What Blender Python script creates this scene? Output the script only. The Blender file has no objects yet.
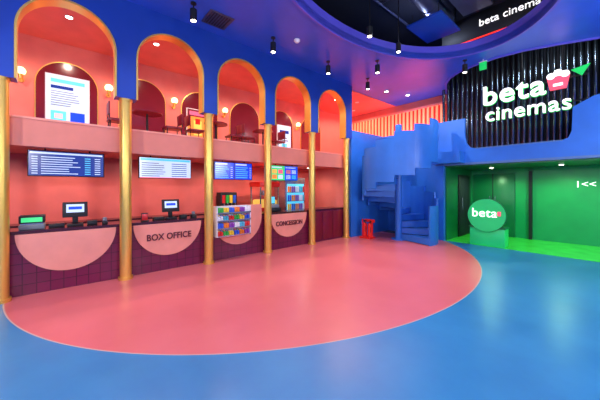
import bpy, bmesh, math, random
from mathutils import Vector, Matrix
random.seed(3)
S=bpy.context.scene
S.view_settings.view_transform='Standard'
pi=math.pi
def lin(c):
    return tuple(((x/255)/12.92 if x/255<=0.04045 else ((x/255+0.055)/1.055)**2.4) for x in c)+(1.0,)
def mat(name,c,rough=0.5,metal=0.0,emit=None,es=0.0,var=0.06,scale=3.0,bump=0.0,spec=0.5):
    m=bpy.data.materials.new(name); m.use_nodes=True
    nt=m.node_tree; b=nt.nodes['Principled BSDF']
    col=lin(c)
    tc=nt.nodes.new('ShaderNodeTexCoord'); n=nt.nodes.new('ShaderNodeTexNoise')
    n.inputs['Scale'].default_value=scale; n.inputs['Detail'].default_value=4
    nt.links.new(tc.outputs['Object'],n.inputs['Vector'])
    r=nt.nodes.new('ShaderNodeValToRGB')
    r.color_ramp.elements[0].position=0.3; r.color_ramp.elements[1].position=0.7
    r.color_ramp.elements[0].color=tuple(x*(1-var) for x in col[:3])+(1,)
    r.color_ramp.elements[1].color=tuple(min(1,x*(1+var)) for x in col[:3])+(1,)
    nt.links.new(n.outputs['Fac'],r.inputs['Fac']); nt.links.new(r.outputs['Color'],b.inputs['Base Color'])
    b.inputs['Roughness'].default_value=rough; b.inputs['Metallic'].default_value=metal
    b.inputs['Specular IOR Level'].default_value=spec
    if emit:
        b.inputs['Emission Color'].default_value=lin(emit); b.inputs['Emission Strength'].default_value=es
    if bump:
        bp=nt.nodes.new('ShaderNodeBump'); bp.inputs['Strength'].default_value=bump
        nt.links.new(n.outputs['Fac'],bp.inputs['Height']); nt.links.new(bp.outputs['Normal'],b.inputs['Normal'])
    return m
def tilemat(name,c,grout,w,h,ox=0):
    m=mat(name,c,0.3)
    nt=m.node_tree; b=nt.nodes['Principled BSDF']
    tc=nt.nodes.new('ShaderNodeTexCoord'); sp=nt.nodes.new('ShaderNodeSeparateXYZ'); cb=nt.nodes.new('ShaderNodeCombineXYZ')
    nt.links.new(tc.outputs['Object'],sp.inputs[0]); nt.links.new(sp.outputs['Y'],cb.inputs['X']); nt.links.new(sp.outputs['Z'],cb.inputs['Y'])
    br=nt.nodes.new('ShaderNodeTexBrick'); br.offset=0; br.inputs['Scale'].default_value=1
    br.inputs['Brick Width'].default_value=w; br.inputs['Row Height'].default_value=h; br.inputs['Mortar Size'].default_value=0.006
    br.inputs['Color1'].default_value=lin(c); br.inputs['Color2'].default_value=lin([x*0.9 for x in c]); br.inputs['Mortar'].default_value=lin(grout)
    nt.links.new(cb.outputs[0],br.inputs['Vector']); nt.links.new(br.outputs['Color'],b.inputs['Base Color'])
    return m

M={}
M['blue']=mat('wall_blue_paint',(18,60,158),0.4)
M['ceil']=mat('ceiling_blue_paint',(44,88,206),0.35)
M['rim']=mat('violet_rim_glow',(84,80,190),0.35,emit=(90,64,190),es=0.1)  # violet light on the ceiling edges, put into colour and emission
M['stair']=mat('stair_blue_paint',(40,112,204),0.4)
M['coral']=mat('coral_wall_paint',(224,98,86),0.5)
M['pinkwall']=mat('pink_wall_paint',(226,120,106),0.5)
M['peach']=mat('peach_laminate',(240,154,132),0.4)
M['fascia']=mat('fascia_peach_paint',(222,128,108),0.45)
M['maroon']=mat('maroon_paint',(120,24,44),0.3)
M['maroon2']=mat('niche_maroon_gloss',(116,30,42),0.15)
M['tile']=tilemat('burgundy_tile',(122,26,68),(66,12,36),0.16,0.16)
M['brass']=mat('brushed_brass',(242,198,98),0.34,0.75,var=0.02,scale=4)
M['ctop']=mat('dark_counter_stone',(70,30,40),0.2)
M['black']=mat('matte_black',(14,14,18),0.5)
M['void']=mat('void_black_paint',(14,18,34),0.7)
M['duct']=mat('galvanised_duct_dark',(70,76,105),0.4,0.5)
M['gloss']=mat('black_chrome_slat',(96,108,118),0.16,0.95)
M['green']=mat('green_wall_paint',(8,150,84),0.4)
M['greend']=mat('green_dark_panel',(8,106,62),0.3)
M['greenk']=mat('green_kiosk_laminate',(40,205,110),0.35,emit=(20,190,100),es=0.14)  # slight emission brightens the laminate as if lit
M['gfloor']=mat('green_floor_resin',(70,220,80),0.22,var=.12)
M['white']=mat('white_plastic',(235,235,235),0.4)
M['wlight']=mat('sign_white_light',(255,255,255),0.4,emit=(255,252,245),es=1.2)
M['pinklight']=mat('sign_pink_light',(240,90,110),0.4,emit=(240,80,100),es=0.9)
M['greenlight']=mat('sign_green_light',(30,200,90),0.4,emit=(20,210,90),es=0.6)
M['redlight']=mat('red_led_strip',(255,50,40),0.4,emit=(255,50,40),es=1.2)
M['globe']=mat('opal_globe_glass',(255,220,180),0.3,emit=(255,195,130),es=6)
M['lamp']=mat('lamp_lens_glow',(255,245,230),0.3,emit=(255,240,220),es=14)
M['scrblue']=mat('screen_navy_glow',(20,40,110),0.2,emit=(22,50,130),es=1.0)
M['scrblue2']=mat('screen_blue_glow',(30,70,220),0.2,emit=(20,60,230),es=0.9)
M['scrwhite']=mat('screen_white_glow',(160,180,210),0.2,emit=(205,225,245),es=0.8)
M['scrcyan']=mat('screen_cyan_glow',(90,190,220),0.2,emit=(80,190,225),es=0.9)
M['scrpink']=mat('screen_pink_glow',(220,90,120),0.2,emit=(220,90,120),es=1.0)
M['scrora']=mat('poster_orange_glow',(240,130,50),0.3,emit=(240,130,50),es=0.9)
M['scrgreen']=mat('screen_green_glow',(70,210,120),0.2,emit=(70,210,120),es=0.8)
M['red']=mat('extinguisher_red',(215,30,20),0.3,emit=(215,30,20),es=0.15)  # self-lit a little: emission brightens the red
M['steel']=mat('stainless_steel',(180,180,185),0.25,0.9)
M['yellow']=mat('popcorn_yellow',(250,205,90),0.6,emit=(250,200,90),es=0.5)  # emission stands in for the light in the popcorn cabinet
M['grey']=mat('grey_plastic',(120,125,130),0.5)
M['shelfred']=mat('slat_coral_glow',(255,150,110),0.4,emit=(255,140,95),es=1.0)  # emission stands in for ledge light falling on the ribs
M['shelfgap']=mat('slat_gap_coral_glow',(205,50,40),0.5,emit=(255,60,40),es=.15)  # gaps glow a little too, in place of light between the ribs
M['letter']=mat('letter_maroon',(90,20,34),0.4)
M['gblue']=mat('parapet_slate_blue',(84,120,170),0.4)
PK=[mat('pack_'+n,c,0.35,emit=c,es=0.05) for n,c in [('red',(225,40,40)),('green',(50,180,70)),('yellow',(245,205,50)),('blue',(40,90,210)),('orange',(245,130,30)),('purple',(140,60,170)),('white',(240,240,240)),('cyan',(80,190,210))]]  # small emission in each pack colour stands in for light

def floormat():
    m=bpy.data.materials.new('resin_floor_blue_pink'); m.use_nodes=True
    nt=m.node_tree; b=nt.nodes['Principled BSDF']; L=nt.links.new
    g=nt.nodes.new('ShaderNodeTexCoord'); sp=nt.nodes.new('ShaderNodeSeparateXYZ'); L(g.outputs['Object'],sp.inputs[0])
    def mth(op,a,bv=None):
        n=nt.nodes.new('ShaderNodeMath'); n.operation=op
        for i,v in enumerate((a,bv)):
            if v is None: continue
            if isinstance(v,(int,float)): n.inputs[i].default_value=v
            else: L(v,n.inputs[i])
        return n.outputs[0]
    ex=mth('DIVIDE',mth('SUBTRACT',sp.outputs['X'],-6.0),4.5); ey=mth('DIVIDE',mth('SUBTRACT',sp.outputs['Y'],4.52),5.18)
    r=mth('SQRT',mth('ADD',mth('MULTIPLY',ex,ex),mth('MULTIPLY',ey,ey)))
    inside=mth('LESS_THAN',r,1.0)
    ring=mth('LESS_THAN',mth('ABSOLUTE',mth('SUBTRACT',r,1.0)),0.0014)
    n=nt.nodes.new('ShaderNodeTexNoise'); n.inputs['Scale'].default_value=1.1; n.inputs['Detail'].default_value=6; n.inputs['Roughness'].default_value=0.6
    L(g.outputs['Object'],n.inputs['Vector'])
    def ramp(c1,c2):
        q=nt.nodes.new('ShaderNodeValToRGB'); q.color_ramp.elements[0].position=.3; q.color_ramp.elements[1].position=.72
        q.color_ramp.elements[0].color=lin(c1); q.color_ramp.elements[1].color=lin(c2); L(n.outputs['Fac'],q.inputs['Fac']); return q.outputs[0]
    pk=ramp((202,94,98),(212,106,108)); bl=ramp((40,110,158),(52,128,174))
    mx=nt.nodes.new('ShaderNodeMix'); mx.data_type='RGBA'; L(inside,mx.inputs[0]); L(bl,mx.inputs[6]); L(pk,mx.inputs[7])
    m2=nt.nodes.new('ShaderNodeMix'); m2.data_type='RGBA'; L(ring,m2.inputs[0]); L(mx.outputs[2],m2.inputs[6]); m2.inputs[7].default_value=lin((190,160,150))
    L(m2.outputs[2],b.inputs['Base Color'])
    rr=nt.nodes.new('ShaderNodeMapRange'); L(n.outputs['Fac'],rr.inputs[0]); rr.inputs[1].default_value=.3; rr.inputs[2].default_value=.7; rr.inputs[3].default_value=.28; rr.inputs[4].default_value=.34
    L(rr.outputs[0],b.inputs['Roughness']); b.inputs['Specular IOR Level'].default_value=0.45
    return m
M['floor']=floormat()

class B:
    def __init__(s,name): s.name=name; s.bm=bmesh.new(); s.mats=[]
    def mi(s,m):
        if m not in s.mats: s.mats.append(m)
        return s.mats.index(m)
    def face(s,vs,m):
        try:
            f=s.bm.faces.new(vs); f.material_index=s.mi(m); return f
        except ValueError: return None
    def box(s,x0,x1,y0,y1,z0,z1,m,bev=0,mtx=None):
        r=bmesh.ops.create_cube(s.bm,size=1,matrix=Matrix.Translation(((x0+x1)/2,(y0+y1)/2,(z0+z1)/2))@Matrix.Diagonal((abs(x1-x0),abs(y1-y0),abs(z1-z0),1)))
        vs=r['verts']
        if mtx is not None: bmesh.ops.transform(s.bm,matrix=mtx,verts=vs)
        fs=set(f for v in vs for f in v.link_faces)
        i=s.mi(m)
        for f in fs: f.material_index=i
        if bev:
            es=list(set(e for v in vs for e in v.link_edges))
            bmesh.ops.bevel(s.bm,geom=es,offset=bev,segments=2,affect='EDGES',profile=0.5,material=i)
    def cyl(s,p0,p1,r,m,r2=None,seg=20):
        p0=Vector(p0);p1=Vector(p1);d=p1-p0
        q=d.to_track_quat('Z','Y').to_matrix().to_4x4()
        res=bmesh.ops.create_cone(s.bm,cap_ends=True,segments=seg,radius1=r,radius2=(r if r2 is None else r2),depth=d.length,matrix=Matrix.Translation((p0+p1)/2)@q)
        i=s.mi(m)
        for f in set(f for v in res['verts'] for f in v.link_faces): f.material_index=i
    def sph(s,c,r,m,sc=(1,1,1)):
        res=bmesh.ops.create_uvsphere(s.bm,u_segments=20,v_segments=12,radius=r,matrix=Matrix.Translation(c)@Matrix.Diagonal(sc+(1,)))
        i=s.mi(m)
        for f in set(f for v in res['verts'] for f in v.link_faces): f.material_index=i
    def prism(s,pts,plane,d0,d1,m):
        def P(a,b,d):
            return {'yz':(d,a,b),'xz':(a,d,b),'xy':(a,b,d)}[plane]
        v0=[s.bm.verts.new(P(a,b,d0)) for a,b in pts]; v1=[s.bm.verts.new(P(a,b,d1)) for a,b in pts]
        s.face(v0,m); s.face(v1[::-1],m); n=len(pts)
        for i in range(n): s.face([v0[i],v0[(i+1)%n],v1[(i+1)%n],v1[i]],m)
    def done(s,parent=None,ang=35):
        bmesh.ops.recalc_face_normals(s.bm,faces=s.bm.faces)
        me=bpy.data.meshes.new(s.name); s.bm.to_mesh(me); s.bm.free()
        for m in s.mats: me.materials.append(m)
        for p in me.polygons: p.use_smooth=True
        me.set_sharp_from_angle(angle=math.radians(ang))
        o=bpy.data.objects.new(s.name,me); S.collection.objects.link(o)
        if parent: o.parent=parent
        return o
def empty(name):
    e=bpy.data.objects.new(name,None); S.collection.objects.link(e); e.empty_display_size=.1; return e
def text(name,body,loc,size,face,m,parent=None,ext=.01,off=0.0,align='CENTER',sx=1.0,sp=1.0):
    c=bpy.data.curves.new(name,'FONT'); c.body=body; c.size=size; c.extrude=ext; c.offset=off; c.space_character=sp
    c.align_x=align; c.align_y='CENTER'
    c.materials.append(m)
    o=bpy.data.objects.new(name,c); S.collection.objects.link(o)
    o.location=loc; o.rotation_euler=(pi/2,0,pi/2) if face=='+x' else (pi/2,0,0); o.scale=(sx,1,1)
    if parent: o.parent=parent
    return o
LG=1.2
def light(kind,name,loc,e,col=(255,255,255),rad=.06,ang=140,blend=.8,target=None,parent=None):
    l=bpy.data.lights.new(name,kind); l.energy=e*LG; l.color=lin(col)[:3]; l.shadow_soft_size=rad
    o=bpy.data.objects.new(name,l); S.collection.objects.link(o); o.location=loc
    if kind=='SPOT': l.spot_size=math.radians(ang); l.spot_blend=blend
    if target: o.rotation_euler=(Vector(target)-Vector(loc)).to_track_quat('-Z','Y').to_euler()
    if parent: o.parent=parent
    return o

WX=-5.77; SP=1.53; COLY=[-0.69+SP*i for i in range(6)]
ZC=4.95; ZF=2.68; ZS=2.30

# ---------------- floor, outer shell
b=B('floor'); b.box(-9.2,6.2,-5.2,8.9,-.1,0,M['floor']); b.done()
b=B('floor_green_lobby'); b.box(-3.6,6.2,8.9,11.4,-.1,0.0,M['gfloor']); b.done()
b=B('wall_right'); b.box(6,6.2,-5.2,11.4,0,6.4,M['blue']); b.done()
b=B('wall_front'); b.box(-9.2,6,-5.4,-5.2,0,6.4,M['blue']); b.done()
b=B('ceiling_void'); b.box(-9.4,6.2,-5.4,11.6,6.4,6.5,M['void']); b.done()
b=B('wall_void_side'); b.box(-9.2,-9.0,-5.2,10.5,ZC+.15,6.4,M['void']); b.done()

# ---------------- ceiling slab with oval opening
cu=bpy.data.curves.new('ceiling','CURVE'); cu.dimensions='2D'; cu.fill_mode='BOTH'; cu.extrude=.07
def spl(pts):
    s=cu.splines.new('POLY'); s.points.add(len(pts)-1)
    for p,q in zip(s.points,pts): p.co=(q[0],q[1],0,1)
    s.use_cyclic_u=True
HC=(-2.1,4.6); HA=1.85; HB=3.05
hole=[(HC[0]+HA*math.cos(t)*(1),HC[1]+HB*math.sin(t)) for t in [2*pi*i/96 for i in range(96)]]
edge=[(6,9.4),(3,9.3),(1.2,9.25),(.2,9.1),(-.3,8.95),(-.9,8.65),(-1.5,8.42),(-2.0,8.36),(-2.5,8.42),(-2.95,8.58),(-3.3,8.85),(-3.6,9.3),(-3.8,9.9),(-3.9,10.4)]
spl([(-9.0,-5.2),(6,-5.2)]+edge+[(-9.0,10.4)])
spl(hole)
co=bpy.data.objects.new('ceiling',cu); S.collection.objects.link(co); co.location=(0,0,ZC+.07)
cu.materials.append(M['ceil'])
bpy.context.view_layer.update()
dg=bpy.context.evaluated_depsgraph_get()
me=bpy.data.meshes.new_from_object(co.evaluated_get(dg)); me.name='ceiling_mesh'
bpy.data.objects.remove(co); 
co=bpy.data.objects.new('ceiling',me); S.collection.objects.link(co); co.location=(0,0,ZC+.07)
if not me.materials: me.materials.append(M['ceil'])

def loopband(name,pts,z0,z1,w,m,closed=True,center=None):
    b=B(name); n=len(pts); rings=[]
    for i,(x,y) in enumerate(pts):
        if closed: a=Vector(pts[i-1]); c=Vector(pts[(i+1)%n])
        else: a=Vector(pts[max(0,i-1)]); c=Vector(pts[min(n-1,i+1)])
        t=(c-a).normalized(); nn=Vector((t.y,-t.x))*w
        rings.append([b.bm.verts.new(v) for v in ((x,y,z0),(x+nn.x,y+nn.y,z0),(x+nn.x,y+nn.y,z1),(x,y,z1))])
    for i in range(n if closed else n-1):
        r,q=rings[i],rings[(i+1)%n]
        for k in range(4): b.face([r[k],q[k],q[(k+1)%4],r[(k+1)%4]],m)
    return b.done()
loopband('trim_ceiling_oval',hole,ZC-.03,ZC+.3,.05,M['rim'])
loopband('trim_ceiling_edge',edge,ZC-.03,ZC+.3,-.05,M['rim'],closed=False)

# ---------------- arcade wall
b=B('wall_arcade')
R=.6; ZSP=3.98; ZB=3.22; hw=SP/2-R
prof=[(-5.2,ZB)]
ys=[COLY[0]-SP*2+SP*i for i in range(7)]
arcs=[]
for y0 in ys:
    c=y0+SP/2
    prof.append((c-R,ZB)); arc=[(c-R*math.cos(t),ZSP+R*math.sin(t)) for t in [pi*k/28 for k in range(29)]]
    prof+=arc; prof.append((c+R,ZB)); arcs.append((c,[(c-R,ZB)]+arc+[(c+R,ZB)]))
yend=COLY[5]+hw
prof.append((yend,ZB))
X0,X1=WX-.14,WX+.10
for i in range(len(prof)-1):
    (ya,za),(yb,zb)=prof[i],prof[i+1]
    V=lambda x,y,z:b.bm.verts.new((x,y,z))
    b.face([V(X0,ya,za),V(X0,yb,zb),V(X1,yb,zb),V(X1,ya,za)],M['brass'] if not(za==ZB and zb==ZB) else M['blue'])
    if abs(yb-ya)>1e-5:
        for X in (X0,X1): b.face([V(X,ya,za),V(X,yb,zb),V(X,yb,ZC),V(X,ya,ZC)],M['blue'])
V=lambda x,y,z:b.bm.verts.new((x,y,z))
b.face([V(X0,yend,ZB),V(X1,yend,ZB),V(X1,yend,ZC),V(X0,yend,ZC)],M['blue'])
bmesh.ops.remove_doubles(b.bm,verts=b.bm.verts,dist=1e-5)
b.done()
for k,(c,arc) in enumerate(arcs[1:]):
    b=B('trim_arch_%d'%(k+1)); rings=[]
    for i,(y,z) in enumerate(arc):
        if z>=ZSP: t=Vector((y-c,z-ZSP)).normalized()
        else: t=Vector((-1 if y<c else 1,0))
        rings.append([b.bm.verts.new(v) for v in ((X1,y-t.x*.01,z-t.y*.01),(X1+.015,y-t.x*.01,z-t.y*.01),(X1+.015,y+t.x*.018,z+t.y*.018),(X1,y+t.x*.018,z+t.y*.018))])
    for i in range(len(rings)-1):
        for q in range(4): b.face([rings[i][q],rings[i+1][q],rings[i+1][(q+1)%4],rings[i][(q+1)%4]],M['brass'])
    b.done()
for i in range(-2,6):
    y=COLY[0]+SP*i; b=B('brass_column')
    b.cyl((WX,y,0),(WX,y,.05),.115,M['brass'],seg=32); b.cyl((WX,y,.05),(WX,y,3.18),.092,M['brass'],seg=32)
    b.cyl((WX,y,3.18),(WX,y,ZB),.105,M['brass'],seg=32); b.done()

# ---------------- mezzanine
b=B('floor_mezzanine'); b.box(-9.0,-5.95,-5.2,10.3,ZS,ZF,M['pinkwall']); b.done()
b=B('trim_mezzanine_fascia'); b.box(-5.95,-5.90,-5.2,7.1,ZS-.02,ZF+.02,M['fascia']); b.box(-5.97,-5.89,-5.2,7.1,ZF+.02,ZF+.05,M['peach']); b.done()
b=B('wall_mezzanine_left'); b.box(-8.5,-8.3,-5.2,10.3,ZF,ZC,M['pinkwall']); b.done()
b=B('wall_upper_back'); b.box(-8.5,-3.95,10.3,10.5,ZF,ZC+.4,M['pinkwall']); b.done()
b=B('ceiling_mezzanine'); b.box(-8.3,-5.92,-5.2,10.28,ZC-.02,ZC-.004,M['pinkwall']); b.done()
b=B('wall_service_left'); b.box(-7.8,-7.6,-5.2,7.0,0,ZS,M['coral']); b.done()
b=B('wall_service_end'); b.box(-7.8,-5.9,7.03,7.15,0,ZS,M['pinkwall']); b.done()
ncs=[COLY[0]+SP*(i+.5) for i in range(-1,6)]
for i,c in enumerate(ncs):
    b=B('trim_niche_%d'%(i+1)); r=.56; zs=3.95
    def ap(r,zs,zb): return [(c-r,zb)]+[(c-r*math.cos(t),zs+r*math.sin(t)) for t in [pi*k/24 for k in range(25)]]+[(c+r,zb)]
    b.prism(ap(r,zs,ZF),'yz',-8.3,-8.27,M['brass']); b.prism(ap(r-.02,zs,ZF),'yz',-8.27,-8.262,M['maroon2']); b.done()
def poster(name,c,z0,z1,w,base,bits):
    b=B(name); b.box(-8.26,-8.22,c-w/2-.02,c+w/2+.02,z0-.02,z1+.02,M['white']); b.box(-8.22,-8.215,c-w/2,c+w/2,z0,z1,base)
    for k,(y0,y1,a0,a1,m) in enumerate(bits): b.box(-8.215,-8.21+.001*k,c+(y0-.5)*w,c+(y1-.5)*w,z0+a0*(z1-z0),z0+a1*(z1-z0),m)
    b.done()
W=M['scrwhite']
poster('lit_movie_poster',ncs[1],3.02,4.16,.74,W,[(.1,.9,.86,.93,M['scrcyan']),(.1,.62,.74,.8,M['scrblue'])]+[(.1,.55+.35*random.random(),.68-.045*k,.69-.045*k,M['grey']) for k in range(7)]+[(.1,.45,.1,.3,M['scrcyan']),(.55,.9,.1,.3,M['scrblue2']),(.18,.37,.15,.25,M['white'])])
poster('movie_poster',ncs[3]-.1,3.0,3.95,.6,M['scrora'],[(0,1,.78,1,M['maroon']),(.1,.9,.82,.94,M['scrpink']),(.3,.7,.2,.66,M['yellow']),(.38,.62,.55,.72,M['red']),(.1,.9,.05,.15,M['maroon'])])
poster('lit_movie_poster',ncs[5]+.1,3.0,3.95,.6,W,[(.15,.85,.7,.82,M['scrblue']),(.15,.7,.5,.54,M['grey']),(.15,.8,.4,.44,M['grey']),(.3,.7,.1,.3,M['scrcyan'])])
for i in range(-1,6):
    y=COLY[0]+SP*i+.0
    b=B('sconce_lamp'); z=4.05
    b.cyl((-8.3,y,z-.12),(-8.27,y,z-.12),.05,M['brass']); b.cyl((-8.27,y,z-.12),(-8.18,y,z-.12),.012,M['brass']); b.cyl((-8.18,y,z-.14),(-8.18,y,z-.03),.02,M['brass'],r2=.05)
    b.sph((-8.18,y,z+.04),.085,M['globe']); b.done()
def table(x,y):
    b=B('bistro_table'); b.cyl((x,y,ZF),(x,y,ZF+.02),.2,M['black']); b.cyl((x,y,ZF+.02),(x,y,ZF+.7),.025,M['black']); b.cyl((x,y,ZF+.7),(x,y,ZF+.73),.32,M['maroon'],seg=32); b.done()
def chair(x,y,a):
    b=B('bistro_chair'); mt=Matrix.Translation((x,y,ZF))@Matrix.Rotation(a,4,'Z')
    b.box(-.2,.2,-.2,.2,.42,.47,M['maroon'],.01,mtx=mt); b.box(-.2,-.17,-.2,.2,.55,.82,M['maroon'],.01,mtx=mt)
    for u in (-.18,.18):
        for v in (-.18,.18):
            p=mt@Vector((u,v,0)); q=mt@Vector((u*.9,v*.9,.43)); b.cyl(p,q,.013,M['black'],seg=8)
        p=mt@Vector((-.18,u,.45)); q=mt@Vector((-.18,u,.8)); b.cyl(p,q,.013,M['black'],seg=8)
    b.done()
for y in (1.5,3.2,4.75): table(-7.3,y); chair(-7.3,y-.58,pi/2); chair(-7.35,y+.58,-pi/2)
for i in range(-1,6):
    y=COLY[0]+SP*(i+.5); f=B('recessed_downlight'); f.cyl((-6.9,y,ZC-.035),(-6.9,y,ZC-.02),.07,M['white']); f.cyl((-6.9,y,ZC-.04),(-6.9,y,ZC-.035),.05,M['lamp']); o=f.done()
    light('SPOT','mezz_light',(-6.9,y,ZC-.07),85,(255,224,206),.05,165,.6,(-6.9,y,0),o)
    if y<7:
        f=B('recessed_downlight'); f.cyl((-6.75,y,ZS-.02),(-6.75,y,ZS),.06,M['white']); f.cyl((-6.75,y,ZS-.024),(-6.75,y,ZS-.02),.045,M['lamp']); o=f.done()
        light('SPOT','service_light',(-6.75,y,ZS-.05),36,(255,230,214),.05,165,.6,(-6.85,y,0),o)

# ---------------- counters
label_sx={'BOX OFFICE':.86,'CONCESSION':.84}
def counter(i,semi=True,label=None,zt=.93):
    y0=COLY[i]; y1=COLY[i]+SP; c=(y0+y1)/2
    e=empty('ticket_counter' if i<2 else 'concession_counter')
    b=B('body'); b.box(-6.35,-5.9,y0+.003,y1-.003,0,zt,M['tile']); b.box(-6.4,-5.89,y0+.003,y1-.003,zt,zt+.05,M['ctop']); b.done(e)
    if semi:
        b=B('half_round_panel'); r=.63
        b.prism([(c-r*math.cos(t),zt-r*math.sin(t)) for t in [pi*k/40 for k in range(41)]],'yz',-5.9,-5.85,M['peach']); b.done(e)
    if label: text('lettering',label,(-5.842,c,.67),.17,'+x',M['letter'],e,.008,.003,sx=label_sx[label],sp=1.03)
    return e,c
counter(0); counter(1,True,'BOX OFFICE'); e3,c3=counter(2); counter(3,True,'CONCESSION'); e5,c5=counter(4,False)
b=B('door_panels'); 
for k in range(3): b.box(-5.9,-5.88,COLY[4]+.12+k*.45,COLY[4]+.12+k*.45+.42,.06,.9,M['maroon'],.004)
b.done(e5)
b=B('counter_return'); b.box(-6.35,-5.9,-5.2,COLY[0]-.003,0,.93,M['tile']); b.box(-6.4,-5.89,-5.2,COLY[0]-.003,.93,.98,M['ctop']); b.done()
b=B('raised_panel'); b.prism([(c3-.63,.93),(c3+.63,.93),(c3+.63,1.22),(c3-.63,1.22)],'yz',-5.885,-5.85,M['peach']); b.done(e3)
b=B('snack_display_rack')
ya,yb=c3-.62,c3+.2
b.box(-5.845,-5.83,ya,yb,.55,1.22,M['white']); 
for y in (ya,yb): b.box(-5.845,-5.66,y-.01,y+.01,.55,1.22,M['white'])
for k in range(4):
    z=.55+k*.17; b.box(-5.83,-5.64,ya,yb,z,z+.014,M['white']); b.box(-5.645,-5.635,ya,yb,z,z+.03,M['steel'])
    n=12
    for j in range(n):
        y=ya+.05+(yb-ya-.1)*j/(n-1); m=PK[(j//2+k*3)%8]
        for x in (-5.68,-5.76):
            if k in (0,2):
                b.cyl((x,y,z+.014),(x,y,z+.09),.027,m,seg=12); b.cyl((x,y,z+.09),(x,y,z+.12),.027,m,r2=.012,seg=12); b.cyl((x,y,z+.12),(x,y,z+.14),.013,PK[(j+2)%8],seg=10)
            else: b.box(x-.025,x+.025,y-.029,y+.029,z+.014,z+.13,m,.006)
b.done()

# menu screens hung under the mezzanine
def screen(c,base,kind,w=1.04,z0=1.83,z1=2.36,x=-6.3):
    b=B('menu_screen'); z1=min(z1,ZS-.03); b.box(x-.05,x,c-w/2,c+w/2,z0,z1,M['black'],.006)
    b.box(x,x+.004,c-w/2+.015,c+w/2-.015,z0+.015,z1-.015,base)
    h=z1-z0
    for y in (c-.3,c+.3): b.cyl((x-.03,y,z1),(x-.03,y,ZS),.012,M['black'],seg=8)
    def q(a0,a1,b0,b1,m): b.box(x+.004,x+.007,c-w/2+a0*w,c-w/2+a1*w,z0+b0*h,z0+b1*h,m)
    if kind=='list':
        q(.03,.97,.86,.93,M['scrwhite'])
        for r in range(8): 
            z=.1+r*.09
            q(.05,.12,z,z+.03,W); q(.16,.16+.3+random.random()*.2,z,z+.03,W); q(.72,.8,z,z+.03,M['scrcyan']); q(.86,.94,z,z+.03,W)
    elif kind=='sched':
        q(.03,.97,.84,.94,M['scrcyan'])
        for r in range(7):
            z=.1+r*.1; q(.05,.35+random.random()*.15,z,z+.03,M['grey']); q(.6,.9,z,z+.03,M['scrblue'])
        q(.02,.98,.02,.05,M['scrpink'])
    elif kind=='menu':
        q(.49,.51,.02,.98,M['black'])
        for s0 in (.03,.54):
            q(s0,s0+.3,.84,.92,W)
            for r in range(6): q(s0,s0+.25+random.random()*.1,.12+r*.115,.15+r*.115,M['scrcyan']); q(s0+.38,s0+.43,.12+r*.115,.15+r*.115,W)
    else:
        q(.5,.98,.04,.96,M['scrblue2']); q(.53,.9,.82,.9,W); q(.05,.4,.82,.9,W)
        for r in range(2):
            for k in range(2): q(.06+k*.21,.22+k*.21,.12+r*.34,.38+r*.34,[M['scrora'],W,M['yellow'],M['scrpink']][r*2+k]); q(.55+k*.21,.71+k*.21,.12+r*.34,.38+r*.34,[W,M['scrcyan'],M['scrora'],W][r*2+k])
    b.done()
screen(.06,M['scrblue'],'list',w=1.03); screen(1.66,M['scrwhite'],'sched'); screen(3.24,M['scrblue2'],'menu'); screen(4.84,M['scrgreen'],'mix',w=1.0)

def pos(y,x=-6.14,z=.98):
    b=B('pos_terminal'); b.box(x-.1,x+.1,y-.11,y+.11,z,z+.04,M['black'],.01); b.box(x-.05,x-.01,y-.04,y+.04,z+.04,z+.2,M['black'],.008)
    mt=Matrix.Translation((x,y,z+.28))@Matrix.Rotation(math.radians(-8),4,'Y')
    b.box(-.02,.02,-.17,.17,-.13,.13,M['black'],.01,mtx=mt); b.box(.02,.024,-.12,.12,-.05,.09,W,mtx=mt); b.box(.024,.026,-.09,.09,.0,.05,M['scrblue2'],mtx=mt)
    b.box(x+.0,x+.12,y+.16,y+.3,z,z+.08,M['black'],.01); b.box(x-.05,x+.1,y-.34,y-.14,z,z+.06,M['black'],.01)
    b.done()
pos(.15); pos(1.70)
b=B('receipt_printer'); b.box(-6.25,-5.98,-.53,-.23,.98,1.06,M['grey'],.015); b.box(-6.25,-6.0,-.53,-.23,1.08,1.2,M['black'],.015); b.box(-5.995,-5.985,-.5,-.26,1.1,1.17,M['scrgreen']); b.box(-6.24,-6.0,-.51,-.25,1.06,1.08,M['steel']); b.done()
b=B('card_reader'); b.box(-6.1,-5.95,2.08,2.18,.98,1.06,M['black'],.01); b.box(-6.05,-6.0,2.1,2.16,1.06,1.12,M['grey'],.005); b.done()
b=B('card_reader'); b.box(-6.1,-5.98,.52,.6,.98,1.04,M['black'],.01); b.box(-6.09,-6.03,.53,.59,1.04,1.1,M['grey'],.005); b.done()
b=B('flyer_holder'); b.box(-6.1,-5.97,1.14,1.26,.98,1.0,M['black'],.003); b.box(-6.08,-6.06,1.14,1.26,1.0,1.14,M['black'],.003); b.box(-6.06,-6.04,1.15,1.25,1.0,1.12,PK[0],.002); b.done()
b=B('cash_register'); b.box(-6.32,-6.0,4.15,4.5,.985,1.08,M['black'],.01); b.box(-6.3,-6.05,4.18,4.47,1.08,1.18,M['grey'],.02); b.box(-6.26,-6.22,4.2,4.45,1.18,1.4,M['black'],.01); b.box(-6.219,-6.215,4.22,4.43,1.2,1.38,M['scrcyan']); b.done()
b=B('popcorn_machine'); x,y=-6.9,4.55
b.box(x-.3,x+.3,y-.35,y+.35,0,.95,M['maroon'],.01); b.box(x-.28,x+.28,y-.33,y+.33,.95,1.05,M['red'],.01)
for u in (-.26,.26):
    for v in (-.31,.31): b.box(x+u-.015,x+u+.015,y+v-.015,y+v+.015,1.05,1.65,M['steel'])
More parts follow.
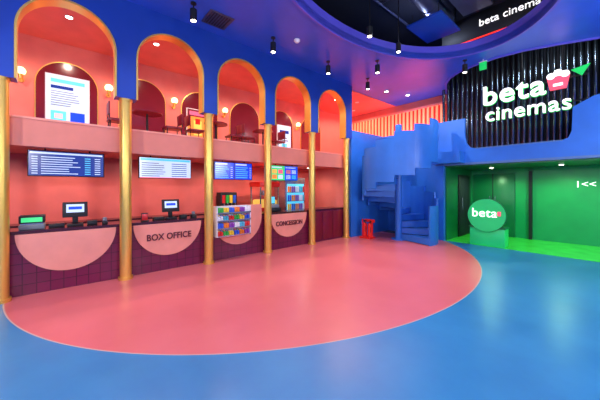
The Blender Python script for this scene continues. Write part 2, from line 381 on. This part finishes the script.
b.box(x-.24,x+.24,y-.29,y+.29,1.05,1.28,M['yellow'],.05); b.cyl((x,y,1.4),(x,y,1.55),.12,M['steel']); b.box(x-.3,x+.3,y-.35,y+.35,1.65,1.8,M['red'],.02); b.done()
b=B('drinks_fridge'); x,y=-7.2,5.75
b.box(x-.3,x+.3,y-.42,y+.42,0,1.95,M['steel'],.01); b.box(x+.3,x+.305,y-.36,y+.36,.3,1.75,M['scrcyan'])
for k in range(5):
    b.box(x+.305,x+.35,y-.36,y+.36,.35+k*.28,.365+k*.28,M['steel'])
    for j in range(9): b.cyl((x+.335,y-.32+j*.08,.365+k*.28),(x+.335,y-.32+j*.08,.55+k*.28),.028,PK[(j//2+k)%8],seg=10)
b.done()
b=B('back_bar_cabinet'); b.box(-7.58,-7.2,-1.2,4.0,0,.9,M['maroon'],.01); b.box(-7.59,-7.17,-1.2,4.0,.9,.94,M['ctop']); b.done()
b=B('drink_dispenser'); b.box(-7.5,-7.2,3.3,3.8,.94,1.5,M['black'],.02)
for j in range(4): b.box(-7.2,-7.17,3.34+j*.11,3.42+j*.11,1.2,1.42,PK[j]); b.cyl((-7.15,3.38+j*.11,1.1),(-7.15,3.38+j*.11,1.2),.015,M['steel'])
b.done()

# ---------------- far-left blue walls + stair core
b=B('wall_stair_left'); b.box(-5.9,-5.72,7.16,9.4,0,3.52,M['stair']); b.done()
b=B('wall_stair_back'); b.box(-5.9,-3.75,9.4,9.55,0,3.6,M['stair']); b.done()
b=B('floor_landing'); b.box(-5.95,-3.75,9.55,10.3,ZS,ZF,M['stair']); b.done()
b=B('wall_pier'); b.box(-3.75,-3.5,8.85,11.2,0,ZS,M['stair']); b.done()
cx,cy=-4.5,7.96; RS=1.12; A0=math.radians(49.25-62); N=14; DA=math.radians(390/N); RI=2.66/N
b=B('spiral_staircase')
b.cyl((cx,cy,0),(cx,cy,3.6),.1,M['stair'],seg=32); b.cyl((cx,cy,0),(cx,cy,.04),.2,M['stair'],seg=32)
def wedge(r0,r1,a0,a1,z0,z1,m,n=5):
    A=[a0+(a1-a0)*k/n for k in range(n+1)]
    pts=[(cx+r1*math.cos(a),cy+r1*math.sin(a)) for a in A]+[(cx+r0*math.cos(a),cy+r0*math.sin(a)) for a in A[::-1]]
    b.prism(pts,'xy',z0,z1,m)
for i in range(N):
    a=A0+i*DA; z=(i+1)*RI
    wedge(.08,RS-.05,a,a+DA*1.05,z-.17,z,M['stair'])
    zb=0 if i<3 else z-.30
    wedge(RS-.05,RS,a,a+DA,zb,z+.92,M['stair'])
b.done()
b=B('landing_bridge'); b.box(-3.75,-2.93,8.5,8.9,ZS+.05,ZF,M['stair']); b.done()
b=B('floor_balcony'); b.box(-3.75,6.0,8.98,10.3,ZS,ZF-.02,M['stair']); b.done()
b=B('wall_balcony_parapet')
pts=[(-3.75,ZS),(6,ZS),(6,3.75),(0,3.75),(-.35,3.68),(-.68,3.5),(-.70,2.95),(-.76,2.8),(-.9,2.74),(-2.6,2.74),(-2.8,2.8),(-2.9,2.95),(-2.93,3.2),(-2.93,3.66),(-3.75,3.66)]
b.prism(pts,'xz',8.9,8.98,M['stair']); b.done()
b=B('trim_balcony_edge'); b.box(-3.75,6,8.87,8.9,ZS,ZS+.06,M['gblue']); b.box(-2.65,-.85,8.87,9.0,2.74,2.765,M['gblue']); b.done()
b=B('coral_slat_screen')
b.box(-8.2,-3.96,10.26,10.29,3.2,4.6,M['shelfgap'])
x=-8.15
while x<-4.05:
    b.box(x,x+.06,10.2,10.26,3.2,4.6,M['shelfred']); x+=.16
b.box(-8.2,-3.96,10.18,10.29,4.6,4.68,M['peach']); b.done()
b=B('wall_slatted_dark'); b.box(-3.95,6,10.4,10.6,ZF,6.4,M['void'])
b.done()
b=B('trim_slats_dark'); x=-3.88
while x<3:
    y=10.3-.5*min(1,abs((x+1.1)/2.8))**2.2
    b.cyl((x,y,ZF),(x,y,6.3),.045,M['gloss'],seg=14); x+=.13
b.done()

# ---------------- green lobby
b=B('wall_green_back'); b.box(-3.5,6,11.2,11.4,0,ZS,M['green']); b.done()
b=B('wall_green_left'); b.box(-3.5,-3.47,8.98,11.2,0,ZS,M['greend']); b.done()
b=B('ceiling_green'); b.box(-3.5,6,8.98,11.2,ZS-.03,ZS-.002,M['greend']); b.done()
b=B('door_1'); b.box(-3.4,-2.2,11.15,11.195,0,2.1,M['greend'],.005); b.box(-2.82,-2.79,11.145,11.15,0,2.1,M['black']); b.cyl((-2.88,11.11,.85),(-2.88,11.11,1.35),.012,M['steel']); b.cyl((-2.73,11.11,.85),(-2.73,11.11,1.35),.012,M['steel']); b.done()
b=B('door_2'); b.box(-3.465,-3.43,9.9,10.9,0,2.05,M['black'],.005); b.box(-3.43,-3.42,9.96,10.84,.05,1.99,M['void'],.003); b.cyl((-3.39,10.1,.9),(-3.39,10.1,1.3),.012,M['steel']); b.done()
b=B('trim_door_frame'); b.box(-1.84,-1.76,11.1,11.2,0,2.15,M['black']); b.box(-1.86,-1.74,11.1,11.2,2.15,2.2,M['greend']); b.done()
e=empty('wayfinding_sign'); text('lettering','1<<',(-.6,11.18,1.72),.26,'-y',M['wlight'],e,.01,.0)
e=empty('welcome_kiosk'); b=B('cabinet'); kx,ky=-2.4,9.15
b.box(kx-.42,kx+.42,ky-.2,ky+.2,0,.5,M['greenk'],.02); b.box(kx-.44,kx+.44,ky-.22,ky+.22,.5,.54,M['greend'])
b.cyl((kx,ky-.26,.86),(kx,ky-.2,.86),.45,M['greenk'],seg=48); b.cyl((kx,ky-.2,.86),(kx,ky-.18,.86),.47,M['greend'],seg=48); b.box(kx-.3,kx+.3,ky-.18,ky+.15,.54,.9,M['greend'],.01); b.done(e)
text('lettering','beta',(kx-.04,ky-.275,.92),.34,'-y',M['wlight'],e,.008,.0,sp=1.05)
b=B('logo_mark'); b.box(kx+.27,kx+.35,ky-.28,ky-.262,.86,.98,M['pinklight'],.01); b.done(e)
# ---------------- hanging sign
e=empty('illuminated_cinema_sign'); SY=9.3
text('lettering_top','beta',(-1.9,SY,4.26),.76,'-y',M['wlight'],e,.04,.006,sx=1.0,sp=1.08)
text('lettering_bottom','cinemas',(-1.62,SY,3.72),.55,'-y',M['wlight'],e,.04,.0,sx=.98,sp=1.05)
text('backing_top','beta',(-1.9,SY+.06,4.255),.76,'-y',M['greenlight'],e,.02,.014,sx=1.0,sp=1.08)
text('backing_bottom','cinemas',(-1.62,SY+.06,3.715),.55,'-y',M['greenlight'],e,.02,.006,sx=.98,sp=1.05)
b=B('logo_mark')
b.prism([(-1.12,4.08),(-.82,4.08),(-.76,4.4),(-1.18,4.4)],'xz',SY-.04,SY+.04,M['pinklight'])
for x,z in ((-1.1,4.42),(-.97,4.48),(-.84,4.42)): b.cyl((x,SY-.05,z),(x,SY+.04,z),.08,M['wlight'],seg=20)
b.box(-1.06,-.88,SY-.06,SY-.04,4.15,4.22,M['wlight'],.01)
b.prism([(-.74,4.48),(-.42,4.54),(-.56,4.3)],'xz',SY-.03,SY+.03,M['greenlight'])
for x in (-2.5,-1.7,-.9): b.cyl((x,SY+.12,4.6),(x,SY+.12,6.4),.012,M['black'],seg=8)
for z in (3.75,4.35): b.box(-2.62,-.45,SY+.09,SY+.13,z-.015,z+.015,M['black'])
for x in (-2.5,-1.7,-.9): b.box(x-.012,x+.012,SY+.1,SY+.13,3.75,4.6,M['black'])
b.done(e)
b=B('exit_sign'); b.box(-2.36,-2.2,8.2,8.23,4.68,4.88,M['greenlight'],.005); b.box(-2.37,-2.19,8.19,8.245,4.88,4.9,M['white']); b.cyl((-2.28,8.22,4.9),(-2.28,8.22,ZC),.01,M['white']); b.done()

# ---------------- fire extinguishers
b=B('fire_extinguisher_stand'); x,y=-5.3,7.45
b.box(x-.2,x+.2,y-.16,y+.16,0,.05,M['red'],.01)
for d in (-.1,.1):
    b.cyl((x+d,y,.05),(x+d,y,.42),.075,M['red']); b.sph((x+d,y,.42),.075,M['red']); b.cyl((x+d,y,.48),(x+d,y,.54),.022,M['black']); b.box(x+d-.02,x+d+.07,y-.015,y+.015,.54,.57,M['black'],.004)
    b.cyl((x+d+.06,y-.06,.2),(x+d+.05,y-.02,.52),.01,M['black'],seg=8)
b.box(x-.2,x-.17,y-.02,y+.02,.05,.6,M['red']); b.box(x+.17,x+.2,y-.02,y+.02,.05,.6,M['red']); b.box(x-.2,x+.2,y+.1,y+.12,.5,.6,M['red'],.005); b.done()

# ---------------- ceiling fixtures
def spot(x,y,e=120,top=ZC,drop=.12,tgt=None,ang=110,col=(255,246,240)):
    b=B('track_spotlight'); z=top-drop
    b.cyl((x,y,z),(x,y,top),.012,M['black'],seg=8); b.cyl((x,y,top-.02),(x,y,top),.05,M['black']); b.cyl((x,y,z-.2),(x,y,z),.06,M['black']); b.cyl((x,y,z-.203),(x,y,z-.2),.045,M['lamp']); o=b.done()
    if e: light('SPOT','lamp',(x,y,z-.23),e,col,.06,ang,.9,tgt or (x,y,0),o)
    return o
for y in (-1.7,.02,1.76,3.5,5.26,7.0): spot(-4.97,y,90,ang=125)
spot(-3.5,5.0,170,top=6.4,drop=1.3,ang=60,tgt=(-2.5,4.6,0)); spot(-3.45,6.1,150,top=6.4,drop=1.3,ang=65,tgt=(-3.4,6,0))
for x,y in ((-1.4,4.0),(-1.4,6.0),(-1.4,2.4)): spot(x,y,85,top=6.4,drop=1.0,ang=110)  # extra spots in the opening, added for general light
for x,y in ((0.6,1.5),(0.6,4.5),(1.0,7.5),(3.2,2),(3.2,6),(-2.5,-.5),(.5,-2.5),(-4.0,-3),(3.5,-2.5)): spot(x,y,70,ang=120)  # unseen spots behind and to the right, added for general light
o1=spot(-4.1,6.2,0); o2=spot(-2.6,7.9,0)  # added fixtures that carry the fill for the dark stair
light('SPOT','stair_fill',(-2.6,7.9,4.55),85,(240,246,255),.06,120,.8,(-4.4,8.0,2.0),o2)
light('SPOT','stair_fill',(-4.1,6.2,4.55),150,(240,246,255),.06,110,.8,(-4.4,8.6,1.6),o1)
def fill_globe(x,y,z,e):  # added out of view as fill for walls and ceiling
    b=B('added_fill_globe'); b.cyl((x,y,z+.2),(x,y,ZC),.01,M['black'],seg=8); b.cyl((x,y,ZC-.03),(x,y,ZC),.06,M['brass']); b.cyl((x,y,z+.14),(x,y,z+.24),.05,M['brass'],r2=.02)
    b.sph((x,y,z),.16,M['globe']); o=b.done()
    light('POINT','lamp',(x,y,z-.38),e,(250,250,255),.2,parent=o)
fill_globe(1.6,-1.4,3.2,320); fill_globe(3.4,2.5,3.2,290); fill_globe(2.0,6.4,3.2,290); fill_globe(-2.6,-3.0,3.2,240)
b=B('ceiling_air_grille'); gx,gy=-5.15,2.3
b.box(gx-.24,gx+.24,gy-.24,gy+.24,ZC-.02,ZC,M['duct'],.004); b.box(gx-.2,gx+.2,gy-.2,gy+.2,ZC-.024,ZC-.02,M['black'])
for k in range(8): b.box(gx-.2,gx+.2,gy-.19+k*.052,gy-.17+k*.052,ZC-.032,ZC-.022,M['duct'])
b.done()
b=B('smoke_detector'); b.cyl((-4.7,3.96,ZC-.03),(-4.7,3.96,ZC),.07,M['white']); b.cyl((-4.7,3.96,ZC-.06),(-4.7,3.96,ZC-.03),.04,M['white'],r2=.06); b.done()
for x,y in ((-5.2,8.4),(-4.9,9.3)):
    b=B('recessed_downlight'); b.cyl((x,y,ZC-.025),(x,y,ZC),.08,M['white']); b.cyl((x,y,ZC-.03),(x,y,ZC-.025),.055,M['lamp']); o=b.done()
    light('SPOT','lamp',(x,y,ZC-.06),60,(255,220,215),.05,150,.8,(x,y,0),o)
for x,y in ((-6.6,8.6),(-7.4,9.4)): 
    b=B('recessed_downlight'); b.cyl((x,y,ZC-.035),(x,y,ZC-.02),.07,M['white']); o=b.done(); light('SPOT','lamp',(x,y,ZC-.07),80,(255,190,170),.05,165,.6,(x,y,0),o)
light('POINT','cove_lamp',(-5.0,9.75,3.2),120,(255,140,150),.08)
for x,y in ((-2.6,10.2),(-1.0,10.2),(.8,10.2)):
    b=B('recessed_downlight'); b.cyl((x,y,ZS-.05),(x,y,ZS-.03),.07,M['white']); b.cyl((x,y,ZS-.055),(x,y,ZS-.05),.05,M['lamp']); o=b.done(); light('SPOT','lamp',(x,y,ZS-.09),60,(180,255,180),.05,165,.6,(x,y,0),o)

# ---------------- services in the void
b=B('air_duct'); b.cyl((-2.9,-2,5.95),(-2.9,7.5,5.95),.2,M['duct'],seg=28)
for k in range(9): b.cyl((-2.9,-1.5+k,5.95),(-2.9,-1.46+k,5.95),.215,M['duct'],seg=28)
b.done()
b=B('rectangular_duct'); b.box(-2.4,-1.8,-2,7.2,5.7,6.05,M['duct'],.01)
for k in range(8): b.box(-2.43,-1.77,-1.5+k,-1.46+k,5.67,6.08,M['duct'])
b.done()
b=B('blue_ceiling_panel'); b.box(-3.3,-2.5,6.2,7.3,5.45,5.5,M['blue'],.005)
for x in (-3.2,-2.6): 
    for y in (6.3,7.2): b.cyl((x,y,5.5),(x,y,5.74),.008,M['black'],seg=6)
b.done()
b=B('cable_tray'); 
for x in (-1.1,-.8): b.box(x-.01,x+.01,-2,7.5,5.8,5.88,M['duct'])
for k in range(30): b.box(-1.1,-.8,-2+k*.31,-1.97+k*.31,5.8,5.82,M['duct'])
b.done()
b=B('sprinkler_pipes')
for x in (-3.9,-.4): b.cyl((x,-2,6.25),(x,8.5,6.25),.03,M['duct'],seg=10)
for k in range(5): b.cyl((-4,-.7+k*1.7,6.3),(0,-.7+k*1.7,6.3),.02,M['duct'],seg=10)
b.done()
e=empty('hanging_lightbox_sign'); b=B('box'); b.box(-3.1,-.9,7.72,7.9,5.32,5.95,M['black'],.01); b.box(-3.1,-.9,7.70,7.72,5.30,5.325,M['redlight']); b.box(-.92,-.9,7.70,7.72,5.3,5.95,M['redlight'])
for x in (-2.8,-1.2): b.cyl((x,7.8,5.95),(x,7.8,6.4),.015,M['black'],seg=8)
b.done(e)
text('lettering','beta cinemas',(-1.6,7.70,5.65),.24,'-y',M['wlight'],e,.005,.0)
light('POINT','void_fill',(-1.5,3.0,5.5),45,(200,215,255),.08)  # added fill without a fixture, so the ducts show
light('POINT','void_fill',(-3.3,7.0,5.65),30,(200,215,255),.08)
light('SPOT','sign_wall_washer',(-1.0,8.3,5.6),60,(230,240,255),.1,140,.8,(-1.2,10.2,4))

# ---------------- world and camera
w=bpy.data.worlds.new('World'); S.world=w; w.use_nodes=True
w.node_tree.nodes['Background'].inputs[0].default_value=lin((40,50,90)); w.node_tree.nodes['Background'].inputs[1].default_value=.3
cd=bpy.data.cameras.new('camera'); cam=bpy.data.objects.new('camera',cd); S.collection.objects.link(cam)
cam.location=(0,0,1.65); cam.rotation_euler=(pi/2,0,math.radians(49.25)); cd.lens=36*274/600; cd.sensor_width=36; cd.shift_y=-13/600; cd.clip_start=.05
S.camera=cam
